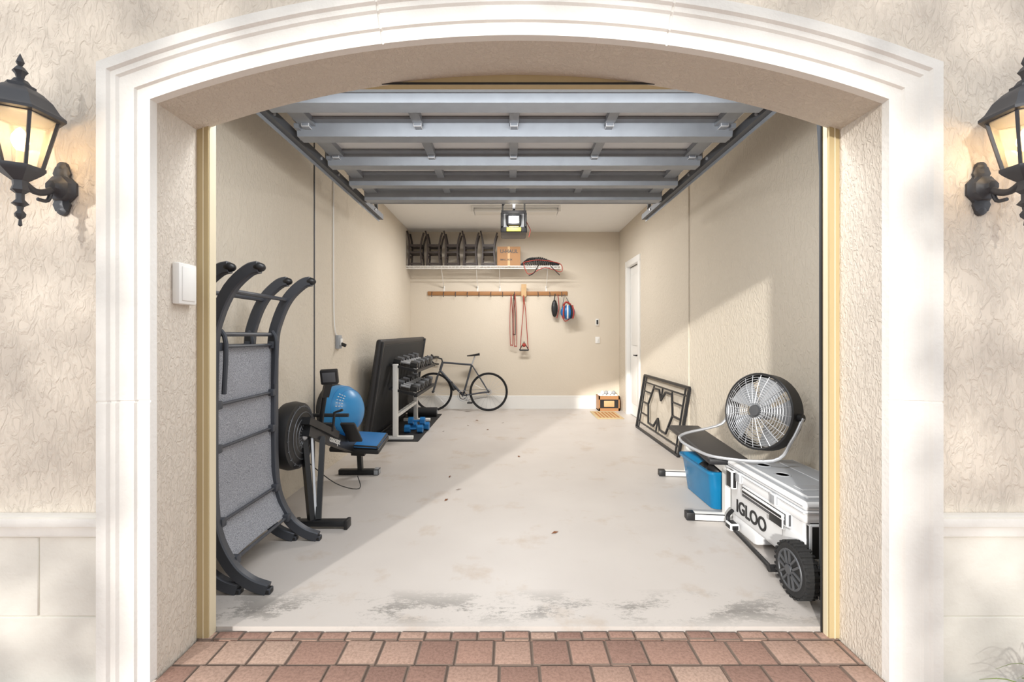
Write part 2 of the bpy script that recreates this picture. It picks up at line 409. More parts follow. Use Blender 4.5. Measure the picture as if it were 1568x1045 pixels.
# ---------------------------------------------------------------- overhead door
DL,DR=-1.335,1.405
b=B('overhead_garage_door')
Ys=[2.42,2.93,3.44,3.95,4.47]
for i in range(4):
    b.box(DL,DR,Ys[i]+.004,Ys[i+1]-.004,2.685,2.72,M_PANEL,bev=.004,seg=1)
def strut(y0,y1,zb=2.585):
    w=y1-y0
    pf=[(y0,2.68),(y0,2.665),(y0+w*.22,2.665),(y0+w*.3,zb),(y1-w*.3,zb),(y1-w*.22,2.665),(y1,2.665),(y1,2.68)]
    n=len(pf); vs=[(DL-.03,y,z) for y,z in pf]+[(DR+.03,y,z) for y,z in pf]
    b.faces(vs,[tuple(range(n)),tuple(range(n,2*n))]+[(i,(i+1)%n,n+(i+1)%n,n+i) for i in range(n)],M_STEEL)
for y0,y1 in((2.42,2.70),(2.86,3.09),(3.36,3.58),(3.82,4.02),(4.22,4.46)): strut(y0,y1)
b.box(DL-.03,DR+.03,2.40,2.425,2.60,2.72,M_STEEL)
b.box(DL-.03,DR+.03,4.455,4.475,2.60,2.72,M_STEEL)
for X in(DL+.045,-.58,.03,.635,DR-.045):
    w=.05 if abs(X)>1 else .03
    b.box(X-w,X+w,2.42,4.46,2.645,2.685,M_STEEL)
    for y in Ys[1:-1]: b.box(X-.025,X+.025,y-.06,y+.06,2.625,2.65,M_STEEL,bev=.003); 
for y in Ys:
    for X,sg in((DL,-1),(DR,1)):
        b.box(X-.03 if sg<0 else X-.0,X if sg<0 else X+.03,y-.05,y+.05,2.62,2.65,M_STEEL)
b.box(-.02,.08,2.38,2.42,2.62,2.70,M_GREY,bev=.006); b.cyl((.03,2.37,2.66),(.03,2.42,2.66),.018,M_STEEL)
for X in(-.95,1.0): b.box(X-.05,X+.05,2.39,2.42,2.64,2.70,M_STEEL)
b.done()
for X,sg in((-1.42,-1),(1.49,1)):
    b=B('garage_door_track')
    pts=[(X,2.13,0.05),(X,2.13,2.1),(X,2.15,2.35),(X,2.24,2.53),(X,2.40,2.61),(X,2.60,2.62),(X,5.05,2.62)]
    b.tube(pts,1,M_STEELD,prof=[(.022,.028),(.022,-.028),(-.022,-.028),(-.022,.028)],up=(1,0,0))
    b.box(X+sg*.024-.003,X+sg*.024+.003,2.5,5.05,2.57,2.66,M_STEEL)
    for y in(3.6,5.0):
        b.box(X+sg*.03-.002,X+sg*.03+.002,y-.015,y+.015,2.6,H-.002,M_STEELD)
    b.bar((X+sg*.03,5.0,2.66),(X+sg*.03,4.5,H-.02),.03,.003,M_STEELD)
    for k in range(7): b.cyl((X-sg*.03,2.7+k*.34,2.62),(X-sg*.02,2.7+k*.34,2.62),.012,M_SILV,seg=8)
    b.done()
b=B('torsion_spring_shaft')
b.cyl((-1.5,2.16,2.66),(1.6,2.16,2.66),.014,M_STEELD); b.cyl((-.9,2.16,2.66),(-.1,2.16,2.66),.03,M_STEELD); b.cyl((.15,2.16,2.66),(.95,2.16,2.66),.03,M_STEELD)
for X in(-1.45,.03,1.52): b.box(X-.03,X+.03,2.037,2.19,2.62,2.70,M_STEELD)
b.done()
b=B('added_fill_strip'); b.box(-1.2,1.28,2.037,2.065,2.43,2.47,M_FIX,bev=.004); b.done()  # added housing for the fill light, unseen behind the header
# opener
b=B('garage_door_opener')
b.box(-.10,.20,5.2,5.62,2.50,2.72,M_BLKM,bev=.012)
b.box(-.075,.175,5.17,5.21,2.52,2.70,M_SILV,bev=.01)
b.box(-.035,.135,5.10,5.19,2.54,2.675,M_LENS,bev=.03,seg=4)
b.box(-.10,.20,5.14,5.2,2.475,2.535,M_BLACK,bev=.008)
for X in(-.09,.175): b.box(X,X+.015,5.09,5.2,2.53,2.70,M_BLACK)
b.box(-.09,.19,5.10,5.2,2.69,2.71,M_BLACK)
b.box(-.03,.13,5.128,5.142,2.485,2.525,M_YEL)
b.box(.035,.065,2.20,5.3,2.735,2.765,M_STEELD)
for X in(-.08,.18): b.bar((X,5.4,2.7),(X,5.4,H-.002),.02,.003,M_STEEL,up=(0,1,0))
b.bar((-.08,5.4,2.85),(.18,5.4,H-.05),.02,.003,M_STEEL,up=(0,1,0))
b.tube([(.19,5.15,2.6),(.24,5.15,2.5),(.22,5.15,2.42)],.004,M_RED)
b.done()
b=B('ceiling_light_fixture')
b.box(-.53,.72,6.5,6.75,H-.03,H-.001,M_WHITE,bev=.004); b.box(-.51,.70,6.52,6.73,H-.085,H-.03,M_FIX,bev=.02,seg=3); b.box(-.54,-.51,6.49,6.76,H-.09,H-.001,M_WHITE); b.box(.70,.73,6.49,6.76,H-.09,H-.001,M_WHITE)
b.done()
# ---------------------------------------------------------------- back-wall shelf
b=B('wire_shelf'); sx0,sx1=XL+.01,.88
for k in range(14): b.cyl((sx0,7.8+k*.026,2.50),(sx1,7.8+k*.026,2.50),.0035,M_WHITE,seg=6)
for k in range(45): 
    X=sx0+(sx1-sx0)*k/44; b.tube([(X,8.14,2.496),(X,7.8,2.496),(X,7.795,2.46)],.002,M_WHITE,seg=4)
b.cyl((sx0,7.795,2.46),(sx1,7.795,2.46),.006,M_WHITE,seg=6); b.cyl((sx0,7.8,2.503),(sx1,7.8,2.503),.006,M_WHITE,seg=6)
for X in(-1.17,-.57,-.17,.66): b.bar((X,7.8,2.48),(X,8.155,2.16),.014,.008,M_WHITE,up=(1,0,0)); b.box(X-.012,X+.012,8.15,8.16,2.10,2.2,M_WHITE)
b.done()
for i in range(5):
    b=B('stacking_chair'); x=-1.74+i*.316; z0=2.512
    pr_=[(1,.8),(1,-.8),(-1,-.8),(-1,.8)]
    for Y in(7.84,8.08):
        b.tube([(x,Y,z0),(x+.015,Y,z0+.2),(x+.015,Y,z0+.42),(x-.02,Y,z0+.60)],.016,M_BROWN,smooth=4,prof=pr_,up=(0,1,0))
        b.tube([(x+.23,Y,z0),(x+.21,Y,z0+.25),(x+.225,Y,z0+.42),(x+.265,Y,z0+.57)],.016,M_BROWN,smooth=4,prof=pr_,up=(0,1,0))
        b.box(x+.02,x+.22,Y-.012,Y+.012,z0+.33,z0+.37,M_BROWN)
        b.box(x,x+.22,Y-.012,Y+.012,z0+.02,z0+.05,M_BROWN)
    for zz_ in(.15,.35): 
        b.box(x+.005,x+.03,7.84,8.08,z0+zz_,z0+zz_+.03,M_BROWN); b.box(x+.20,x+.225,7.84,8.08,z0+zz_,z0+zz_+.03,M_BROWN)
    b.box(x+.01,x+.22,7.83,8.09,z0+.215,z0+.25,M_BROWN,bev=.01)
    b.done()
b=B('cardboard_box'); b.box(-.21,.19,7.82,8.12,2.512,2.84,M_CARD,bev=.004)
b.box(-.03,.01,7.818,7.83,2.512,2.842,M_LWOOD)
o=b.done()
text('U-HAUL',.085,basis((1,0,0),(0,0,1),(0,-1,0),(-.16,7.817,2.73)),M_BLACK,o,'printed_lettering')
text('SMALL BOX',.04,basis((1,0,0),(0,0,1),(0,-1,0),(-.16,7.817,2.60)),M_BLACK,o,'printed_lettering')
b=B('net_bag'); 
for k in range(20):
    a=k/19; X=.22+.62*a; h_=.10*math.sin(math.pi*min(1,a*1.1+.05))
    b.tube([(X,7.8,2.525),(X+.03,7.80,2.54+h_),(X+.02,7.95,2.55+h_*1.1),(X,8.1,2.525)],.008,M_BLKM,smooth=3,seg=5)
for k in range(6):
    Y=7.8+k*.06; b.tube([(.2,Y,2.53),(.35,Y,2.63+.02*(k%2)),(.6,Y,2.62),(.86,Y,2.53)],.008,M_STEELD if k%2 else M_BLACK,smooth=4,seg=5)
b.tube([(.24,7.785,2.56),(.5,7.77,2.60),(.86,7.78,2.54),(.88,7.78,2.40),(.6,7.77,2.47),(.33,7.78,2.36),(.24,7.785,2.56)],.007,M_RED,smooth=5,seg=5)
b.tube([(.5,7.775,2.52),(.42,7.77,2.38),(.33,7.775,2.33)],.008,M_BLACK,smooth=4,seg=5)
b.tube([(.7,7.77,2.50),(.82,7.77,2.38),(.86,7.77,2.34)],.007,M_BLACK,smooth=4,seg=5)
b.done()
b=B('wooden_hook_rail'); b.box(-1.46,1.04,YB-.03,YB,2.03,2.10,M_WOOD,bev=.008)
for k in range(12):
    X=-1.38+k*.21
    b.tube([(X,8.13,2.09),(X,8.09,2.06),(X,8.08,2.02),(X,8.10,2.0)],.006,M_BRZ,seg=6)
b.done()
b=B('resistance_band')
for X,zl,m in((.03,1.17,M_RED),(.08,1.35,M_BLACK),(.10,1.15,M_RED)):
    b.tube([(X,8.07,2.05),(X-.02,8.08,1.7),(X-.015,8.08,zl),(X+.01,8.08,zl-.02),(X+.03,8.08,zl),(X+.025,8.08,1.7),(X,8.07,2.05)],.006,m,smooth=4,seg=5)
b.done()
b=B('wooden_paddle'); b.tube([(.256,8.06,2.22),(.256,8.06,2.15),(.256,8.06,2.0)],1,M_LWOOD,prof=[(.012,.045),(.012,-.045),(-.012,-.045),(-.012,.045)],up=(0,1,0)); b.cyl((.256,8.06,2.0),(.256,8.06,1.86),.014,M_LWOOD); b.done()
b=B('jump_rope')
for dx in(-.02,.03): b.tube([(.25,8.03,2.02),(.26+dx,8.05,1.7),(.25+dx*2.2,8.06,1.30),(.25+dx*2.8,8.06,1.06)],.007,M_RED,smooth=4,seg=5)
b.cyl((.18,8.06,1.05),(.34,8.06,1.05),.014,M_BLACK); b.tube([(.18,8.06,1.05),(.26,8.06,1.2),(.34,8.06,1.05)],.01,M_BLACK,seg=5); b.ball((.26,8.06,1.14),.035,M_RED)
b.done()
b=B('hanging_pouch'); b.tube([(.81,8.08,2.05),(.79,8.08,1.9),(.80,8.08,1.8)],.01,M_BLACK,seg=5); b.ball((.80,8.07,1.79),.07,M_BLACK,sc=(.8,.6,2.2)); b.box(.76,.84,8.03,8.08,1.68,1.86,M_BLKM,bev=.02); b.tube([(.86,8.08,2.04),(.88,8.08,1.8),(.84,8.07,1.62)],.008,M_RED,smooth=4,seg=5); b.done()
b=B('bicycle_helmet'); 
b.ball((1.03,8.03,1.72),.135,M_LBLUE,sc=(.95,.68,.95)); 
for a,m in((-.75,M_RED),(-.1,M_WHITE),(.45,M_BLACK),(.8,M_RED)):
    b.tube([(1.03+.11*math.sin(a),7.965,1.61),(1.03+.13*math.sin(a),7.93,1.71),(1.03+.10*math.sin(a),7.965,1.84)],.014,m,smooth=4,seg=6)
b.tube([(.93,8.03,1.8),(.98,8.09,2.04),(1.08,8.03,1.84)],.01,M_BLACK,seg=5); b.tube([(.95,8.03,1.84),(1.0,8.0,1.9),(1.08,8.02,1.85)],.018,M_RED,smooth=3,seg=6); b.tube([(.92,8.0,1.66),(.98,7.98,1.56),(1.1,8.0,1.64)],.008,M_RED,smooth=4,seg=5)
b.done()
# ---------------------------------------------------------------- bicycle
b=B('bicycle'); Y0=7.86
def bp(x,z,off=0): return Vector((x,Y0+.085*z+off,z))
rw=bp(-.36,.335); fw=bp(-1.32,.335); nrm=Vector((0,1,-.085)).normalized()
for c in(rw,fw):
    b.ring(c,nrm,.322,.0125,M_RUB,N=48,seg=8); b.ring(c,nrm,.303,.009,M_BLKM,N=48,seg=6)
    a=nrm.orthogonal().normalized(); d=nrm.cross(a)
    for k in range(20):
        t=2*math.pi*k/20; b.cyl(c+nrm*(.02*(1 if k%2 else -1)),c+(a*math.cos(t)+d*math.sin(t))*.3,.0014,M_SILV,seg=4)
    b.cyl(c-nrm*.045,c+nrm*.045,.02,M_BLKM)
bb=bp(-.80,.27); st=bp(-.655,.80); sd=bp(-.60,.95); ht=bp(-1.165,.84); hb=bp(-1.205,.70)
FR=M_FRAME
b.cyl(bb,st,.017,FR); b.cyl(st,sd,.013,M_SILV); b.cyl(ht,st,.017,FR); b.cyl(hb,bb,.021,FR); b.cyl(hb,ht,.022,FR)
for o_ in(-.05,.05):
    v=Vector((0,o_,0)); b.cyl(bb+v*.5,rw+v,.010,FR); b.cyl(st+v*.4,rw+v,.008,FR); b.tube([hb+v*.8,bp(-1.25,.6)+v,fw+v],.011,FR,smooth=3)
b.tube([ht,bp(-1.18,.90),bp(-1.27,.93)],.013,M_BLKM)
for o_ in(-1,1):
    b.tube([bp(-1.27,.93),bp(-1.27,.93,.19*o_),bp(-1.34,.925,.2*o_),bp(-1.39,.87,.2*o_),bp(-1.34,.81,.2*o_),bp(-1.26,.80,.2*o_)],.013,M_BLACK,smooth=4)
    b.tube([bp(-1.36,.93,.2*o_),bp(-1.40,.97,.2*o_)],.014,M_BLACK)
b.tube([bp(-.74,.955),bp(-.64,.965),bp(-.52,.985)],[.02,.05],M_BLACK,prof=[(.45,0),(.3,1),(-.3,1),(-.5,0),(-.3,-1),(.3,-1)],up=(0,0,1),smooth=3)
b.ring(bb+nrm*-.045,nrm,.09,.006,M_SILV); b.ring(bb+nrm*-.045,nrm,.06,.006,M_BLKM); b.cyl(bb-nrm*.06,bb+nrm*.06,.02,M_BLKM)
b.bar(bb-nrm*.055,bb-nrm*.055+Vector((.12,0,-.11)),.02,.012,M_SILV); b.bar(bb+nrm*.055,bb+nrm*.055+Vector((-.12,0,.11)),.02,.012,M_SILV)
b.box(-.72,-.63,Y0-.12,Y0-.04,.15,.17,M_BLACK); 
b.ring(rw-nrm*.04,nrm,.045,.008,M_SILV,N=20); b.cyl(bb-nrm*.045+Vector((0,0,.09)),rw-nrm*.04+Vector((0,0,.045)),.003,M_BLACK,seg=4); b.cyl(bb-nrm*.045-Vector((0,0,.09)),rw-nrm*.04-Vector((.02,0,.09)),.003,M_BLACK,seg=4)
b.tube([bp(-1.02,.5),bp(-.95,.36)],.033,M_BLACK); 
b.done()
# ---------------------------------------------------------------- lounge chairs standing on end
def lounge(dx):
    b=B('patio_lounge_chair')
    P=[(-1.265,1.648),(-1.32,1.63),(-1.41,1.54),(-1.475,1.40),(-1.505,1.24),(-1.51,.8),(-1.505,.45),(-1.475,.27),(-1.40,.13),(-1.31,.055),(-1.22,.022)]
    def x_at(z):
        for (x1,z1),(x2,z2) in zip(P,P[1:]):
            if z2<=z<=z1: return x1+(x2-x1)*(z1-z)/(z1-z2)
        return P[-1][0]
    for Y in(2.30,2.90):
        b.tube([(x+dx,Y,z) for x,z in P],1,M_FRAME,prof=[(.016,.03),(.022,.024),(.022,-.024),(.016,-.03),(-.016,-.03),(-.022,-.024),(-.022,.024),(-.016,.03)],up=(0,1,0),smooth=4)
        b.ball((-1.265+dx,Y,1.648),.03,M_BLACK,sc=(1.1,.9,.8),seg=12)
        b.box(-1.24+dx,-1.20+dx,Y-.02,Y+.02,.0,.03,M_BLACK,bev=.006)
    zz=[1.24-k*(1.24-.16)/24 for k in range(25)]
    vs=[];fs=[]
    for i,z in enumerate(zz):
        for j in range(7):
            Y=2.32+.56*j/6; sag=.012*math.sin(math.pi*j/6)
            vs.append((x_at(z)+dx-sag,Y,z))
    for i in range(24):
        for j in range(6): fs.append((i*7+j,i*7+j+1,(i+1)*7+j+1,(i+1)*7+j))
    b.faces(vs,fs,M_FAB)
    b.faces([(v[0]-.01,v[1],v[2]) for v in vs],fs,M_FAB)
    for z in(1.245,.945,.72,.345,.155):
        b.cyl((x_at(z)+dx+.008,2.30,z),(x_at(z)+dx+.008,2.90,z),.009,M_FRAME,seg=8)
        for Y in(2.33,2.87): b.box(x_at(z)+dx-.01,x_at(z)+dx+.03,Y-.02,Y+.02,z-.022,z+.022,M_FRAME,bev=.005)
    for z in(1.31,1.53): b.cyl((x_at(z)+dx,2.30,z),(x_at(z)+dx,2.90,z),.012,M_FRAME,seg=8)
    for Y in(2.345,2.855): b.tube([(x_at(1.33)+dx-.0,Y,1.33),(x_at(1.2)+dx+.045,Y,1.26),(x_at(1.2)+dx+.035,Y,1.0)],.012,M_FRAME,smooth=3)
    b.done()
lounge(0); lounge(-.15)
# ---------------------------------------------------------------- rowing machine
b=B('rowing_machine')
fc=Vector((-1.50,3.16,.61))
b.lathe(fc,[(.0,-.07),(.17,-.07),(.225,-.05),(.235,0),(.225,.05),(.16,.075),(.0,.075)],M_BLACK,seg=36,axis=(1,0,0))
for rr in(.08,.12,.16,.2): b.ring(fc+Vector((.075 if rr<.17 else .06,0,0)),(1,0,0),rr,.004,M_STEELD,N=36,seg=5)
for k in range(18):
    t=2*math.pi*k/18; b.cyl(fc+Vector((.077,.05*math.cos(t),.05*math.sin(t))),fc+Vector((.058,.21*math.cos(t),.21*math.sin(t))),.004,M_STEELD,seg=4)
b.ball(fc+Vector((.08,0,0)),.035,M_SILV,sc=(.5,1,1))
b.bar((-1.405,3.14,.66),(-1.40,4.32,.215),.06,.10,M_BLKM)
b.bar((-1.42,3.12,.72),(-1.40,3.6,.52),.11,.05,M_BLACK)
b.box(-1.44,-1.10,3.055,3.115,.015,.055,M_BLKM,bev=.008); b.box(-1.455,-1.43,3.045,3.125,.0,.06,M_BLACK,bev=.006); b.box(-1.11,-1.085,3.045,3.125,.0,.06,M_BLACK,bev=.006)
b.bar((-1.44,3.18,.62),(-1.345,3.09,.05),.035,.05,M_BLKM); b.bar((-1.37,3.34,.56),(-1.30,3.10,.05),.035,.05,M_BLKM)
b.bar((-1.40,3.22,.60),(-1.32,3.10,.05),.015,.03,M_SILV)
b.bar((-1.40,4.25,.24),(-1.40,4.28,.05),.04,.05,M_BLKM); b.box(-1.60,-1.24,4.25,4.31,.0,.05,M_BLKM,bev=.008); b.box(-1.27,-1.22,4.24,4.32,.0,.055,M_GREY,bev=.006)
b.tube([(-1.42,3.42,.60),(-1.40,3.40,.72),(-1.33,3.30,.93)],.018,M_BLKM); b.bar((-1.345,3.32,.86),(-1.30,3.27,.97),.05,.03,M_BLACK)
mxm=Matrix.Translation((-1.285,3.25,1.01))@Matrix.Rotation(.25,4,'X')@Matrix.Rotation(.2,4,'Z')
b.box(-.06,.06,-.02,.02,-.055,.055,M_BLACK,bev=.01,mx=mxm); b.box(-.045,.045,-.024,-.019,-.035,.04,M_STEELD,bev=.002,mx=mxm)
for sx in(-1.49,-1.31):
    mm=Matrix.Translation((sx,3.78,.50))@Matrix.Rotation(-.75,4,'X')
    b.box(-.06,.06,-.14,.14,-.012,.012,M_BLACK,bev=.01,mx=mm); b.box(-.05,.05,-.09,-.03,.012,.03,M_STEELD,bev=.008,mx=mm)
mm=Matrix.Translation((-1.36,4.18,.335))@Matrix.Rotation(.16,4,'X')@Matrix.Rotation(.06,4,'Y')
b.box(-.22,.20,-.17,.17,.0,.03,M_LBLUE,bev=.012,mx=mm); b.box(-.23,.21,-.18,.18,-.045,.0,M_BLACK,bev=.015,mx=mm); b.box(-.06,.06,-.1,.1,-.10,-.04,M_BLACK,mx=mm)
b.tube([(-1.30,3.35,.60),(-1.28,3.33,.74),(-1.22,3.33,.76)],.01,M_BLACK); b.cyl((-1.52,3.45,.70),(-1.22,3.45,.70),.014,M_RUB)
b.tube([(-1.46,3.2,.45),(-1.30,3.4,.2),(-1.22,3.7,.06),(-1.30,3.9,.1)],.004,M_BLACK,smooth=5,seg=5)
o=b.done()
text('concept',.07,basis((0.0,.935,-.353),(0,.353,.935),(1,0,0),(-1.372,3.47,.50)),M_WHITE,o,'logo')
# blue half-dome balance ball
b=B('balance_trainer_ball')
dome=[(.235*math.cos(t),.02+.22*math.sin(t)) for t in[math.pi/2*k/12 for k in range(13)]]
b.lathe((0,0,0),[(.0,-.035),(.225,-.035),(.25,-.02),(.252,.0),(.24,.02)],M_BLACK,seg=40)
b.lathe((0,0,0),dome,M_BLUE,seg=40)
for zz in(.11,.16): b.ring((0,0,zz),(0,0,1),.235*math.sqrt(max(0,1-((zz-.02)/.22)**2))+.001,.0025,M_LBLUE,N=40,seg=5)
for k in range(5):
    for dlt in(-.045,-.02,.005):
        az=math.radians(200+k*9); el=math.radians(44)
        pts=[]
        for q_ in range(4):
            e_=el+dlt*4+q_*.02; pts.append((.237*math.cos(e_)*math.cos(az),.237*math.cos(e_)*math.sin(az),.02+.222*math.sin(e_)))
        b.tube(pts,.0035,M_WHITE,seg=5)
dv=Vector((.93,-.30,.15)).normalized(); q=Vector((0,0,1)).rotation_difference(dv)
o=b.done(mx=Matrix.Translation((-1.59,4.2,.61))@q.to_matrix().to_4x4())
# ---------------------------------------------------------------- folded treadmill (leaning dark deck)
A=Vector((-1.50,5.5,1.24)); Bf=Vector((-1.42,7.55,1.27)); C=Vector((-1.70,5.03,.06))
u=(Bf-A).normalized(); v=(A-C); vl=v.length; v=v.normalized(); v=(v-u*v.dot(u)).normalized(); n=u.cross(v)
mt=basis(u,v,n,C)
b=B('folded_treadmill')
L_=(Bf-A).length; sh=(A-C).dot(u)
b.box(sh*.6,L_+sh,0.0,vl-.08,-.05,.02,M_VINYL,bev=.03,mx=mt,seg=4)
b.box(sh*.6+.07,L_+sh-.07,.06,vl-.14,.02,.03,M_RUB,bev=.008,mx=mt)
for s0 in(sh*.6+.02,L_+sh-.06): b.box(s0,s0+.04,.0,vl-.10,.0,.045,M_BLKM,bev=.01,mx=mt)
b.box(-1.74,-1.66,5.6,7.3,0.013,.06,M_BLKM,bev=.01)
b.done()
# ---------------------------------------------------------------- dumbbell rack
def dumb(b,c,r,m,ax=(1,0,0),L=.15,hm=None):
    c=Vector(c); ax=Vector(ax).normalized()
    b.cyl(c-ax*L,c+ax*L,.014,M_SILV if hm is None else hm,seg=8)
    for sg in(-1,1): b.cyl(c+ax*sg*L*.42,c+ax*sg*L,r,m,seg=6)
b=B('dumbbell_rack')
for Y in(5.68,6.9):
    b.box(-1.45,-1.39,Y-.03,Y+.03,.043,.95,M_WHITE,bev=.004); b.box(-1.60,-1.20,Y-.03,Y+.03,.013,.055,M_WHITE,bev=.006)
    for z in(.90,.60): b.bar((-1.48,Y,z+.04),(-1.14,Y,z-.04),.03,.04,M_BLKM,up=(0,1,0))
for z in(.90,.60):
    b.box(-1.18,-1.14,5.62,6.96,z-.055,z-.02,M_BLKM); b.box(-1.49,-1.45,5.62,6.96,z+.03,z+.06,M_BLKM)
    for k in range(8):
        r=.044+.003*k
        dumb(b,(-1.31,5.76+k*.152,z+.062),r,[M_BLACK,M_STEELD][k%2],ax=(1,0,-.22),L=.15)
b.box(-1.45,-1.40,5.7,6.9,.28,.32,M_WHITE)
b.done()
b=B('exercise_floor_mat'); b.box(-1.76,-1.12,5.60,7.55,0,.012,M_RUB,bev=.003,seg=1); b.done()
for (x,y) in((-1.27,6.05),(-1.22,6.25)):
    b=B('blue_dumbbell'); dumb(b,(x,y,.067),.055,M_LBLUE,L=.12,hm=M_LBLUE); b.done()
b=B('blue_dumbbell'); dumb(b,(-1.25,6.15,.155),.052,M_LBLUE,L=.11,hm=M_LBLUE); b.done()
b=B('foam_roller'); b.cyl((-1.62,7.3,.085),(-1.16,7.3,.085),.072,M_RUB,seg=24); b.cyl((-1.62,7.3,.085),(-1.155,7.3,.085),.03,M_GREY); b.done()
# ---------------------------------------------------------------- iron panel
b=B('wrought_iron_panel')
def ip(y,z): return Vector((1.81+.12*z/.74+0.0,y,z+.014))
y0,y1,z0,z1=4.87,6.48,.0,.73; I=M_BLKM
def seg_(ps,w=.016): 
    for p,q in zip(ps,ps[1:]): b.bar(ip(*p),ip(*q),w,w,I,up=(1,0,0))
seg_([(y0,z0),(y0,z1),(y1,z1),(y1,z0),(y0,z0)],.028)
seg_([(y0+.1,.0),(y0+.1,.73)],.016); seg_([(y1-.1,.0),(y1-.1,.73)],.016)
seg_([(y0,.09),(y1,.09)]); seg_([(y0,.64),(y1,.64)])
ym=(y0+y1)/2
seg_([(y0+.1,.37),(y0+.35,.37),(y0+.47,.60),(ym-.12,.60),(ym,.48),(ym+.12,.60),(y1-.47,.60),(y1-.35,.37),(y1-.1,.37)],.02)
seg_([(y0+.35,.37),(y0+.47,.14),(ym-.12,.14),(ym,.26),(ym+.12,.14),(y1-.47,.14),(y1-.35,.37)],.02)
seg_([(y0+.47,.60),(y0+.47,.64)]); seg_([(ym,.48),(ym,.64)]); seg_([(ym,.26),(ym,.09)]); seg_([(y1-.47,.6),(y1-.47,.64)])
seg_([(y0+.1,.52),(y0+.41,.52)]); seg_([(y0+.1,.22),(y0+.42,.22)]); seg_([(y1-.1,.52),(y1-.41,.52)]); seg_([(y1-.1,.22),(y1-.42,.22)])
b.done()
# crate with balls and coir mat
b=B('wooden_crate')
b.box(1.55,1.91,7.90,8.12,.0,.02,M_LWOOD); 
for x in(1.55,1.89): b.box(x,x+.02,7.88,8.13,0,.26,M_WOOD)
b.box(1.55,1.91,8.11,8.13,0,.26,M_WOOD); b.box(1.55,1.91,7.88,7.9,0,.05,M_WOOD); b.box(1.55,1.91,7.88,7.9,.20,.26,M_WOOD); b.box(1.57,1.89,7.895,7.905,.05,.20,M_BLACK)
b.box(1.64,1.82,7.885,7.897,.07,.18,M_LWOOD,bev=.01); b.box(1.57,1.89,7.9,8.11,.2,.22,M_WOOD)
b.done()
b=B('pile_of_balls')
for i in range(5):
    for j in range(3): b.ball((1.60+.065*i,7.94+.07*j,.255),.035,M_WHITE,seg=12)
for i in range(4): b.ball((1.63+.065*i,7.97,.31),.035,M_GREY if i%2 else M_COOL,seg=12)
b.done()
b=B('doormat'); b.box(1.38,1.80,7.12,7.80,0,.012,M_MATT,bev=.004,seg=1)
for k in range(6): b.box(1.43+.058*k,1.46+.058*k,7.2,7.72,.0115,.0135,M_ORNG)
b.done()
# ---------------------------------------------------------------- weight bench
b=B('weight_bench')
ang=math.atan2(.16,1.35); 
mbch=Matrix.Translation((1.60,3.72,0))@Matrix.Rotation(-ang,4,'Z')
b.box(-.14,.14,-.55,.66,.395,.445,M_VINYL,bev=.02,mx=mbch,seg=3)
b.box(-.03,.03,-.55,.60,.335,.395,M_WHITE,mx=mbch); 
for yy,w0 in((-.52,.26),(.50,.24)):
    b.box(-.03,.03,yy-.03,yy+.03,.03,.36,M_WHITE,mx=mbch); b.box(-w0,w0,yy-.03,yy+.03,.0,.05,M_WHITE,mx=mbch,bev=.006)
    for sg in(-1,1): b.box(sg*w0-.03,sg*w0+.03,yy-.035,yy+.035,-.0,.055,M_BLACK,mx=mbch,bev=.006)
b.done()
# storage tote
b=B('storage_tote')
tx0,tx1,ty0,ty1=1.48,1.86,3.36,3.96
def ringpoly(z,ins): 
    r=.05; out=[]
    for cx,cy,a0 in((tx1-r-ins,ty1-r-ins,0),(tx0+r+ins,ty1-r-ins,90),(tx0+r+ins,ty0+r+ins,180),(tx1-r-ins,ty0+r+ins,270)):
        for k in range(5):
            a=math.radians(a0+k*22.5); out.append((cx+r*math.cos(a),cy+r*math.sin(a),z))
    return out
rings=[ringpoly(.004,.04),ringpoly(.10,.03),ringpoly(.27,.008),ringpoly(.275,-.012),ringpoly(.295,-.012),ringpoly(.295,.008),ringpoly(.10,.036),ringpoly(.012,.048)]
nn=20; vs=[p for r_ in rings for p in r_]; fs=[tuple(range(nn)),tuple((len(rings)-1)*nn+k for k in range(nn))]
for i in range(len(rings)-1):
    for k in range(nn): fs.append((i*nn+k,i*nn+(k+1)%nn,(i+1)*nn+(k+1)%nn,(i+1)*nn+k))
b.faces(vs,fs,M_TEAL)
for k in range(12):
    b.ball((random.uniform(tx0+.12,tx1-.12),random.uniform(ty0+.12,ty1-.12),random.uniform(.14,.25)),.075,[M_BLACK,M_VINYL,M_STEELD][k%3],sc=(1,1.2,.7),seg=12)
b.done()
# ---------------------------------------------------------------- drum fan
nf=Vector((-.91,-.38,.16)).normalized()
cf=Vector((1.655,3.04,.80))
zl=nf; xl=Vector((0,0,1)).cross(zl).normalized(); yl=zl.cross(xl)
mf=basis(xl,yl,zl,(0,0,0)); mf.translation=cf
b=B('drum_fan'); Rf=.243
b.lathe((0,0,0),[(Rf,.0),(Rf+.012,.0),(Rf+.012,-.09),(Rf-.01,-.105),(Rf-.01,-.095),(Rf,-.08)],M_BLACK,seg=40)
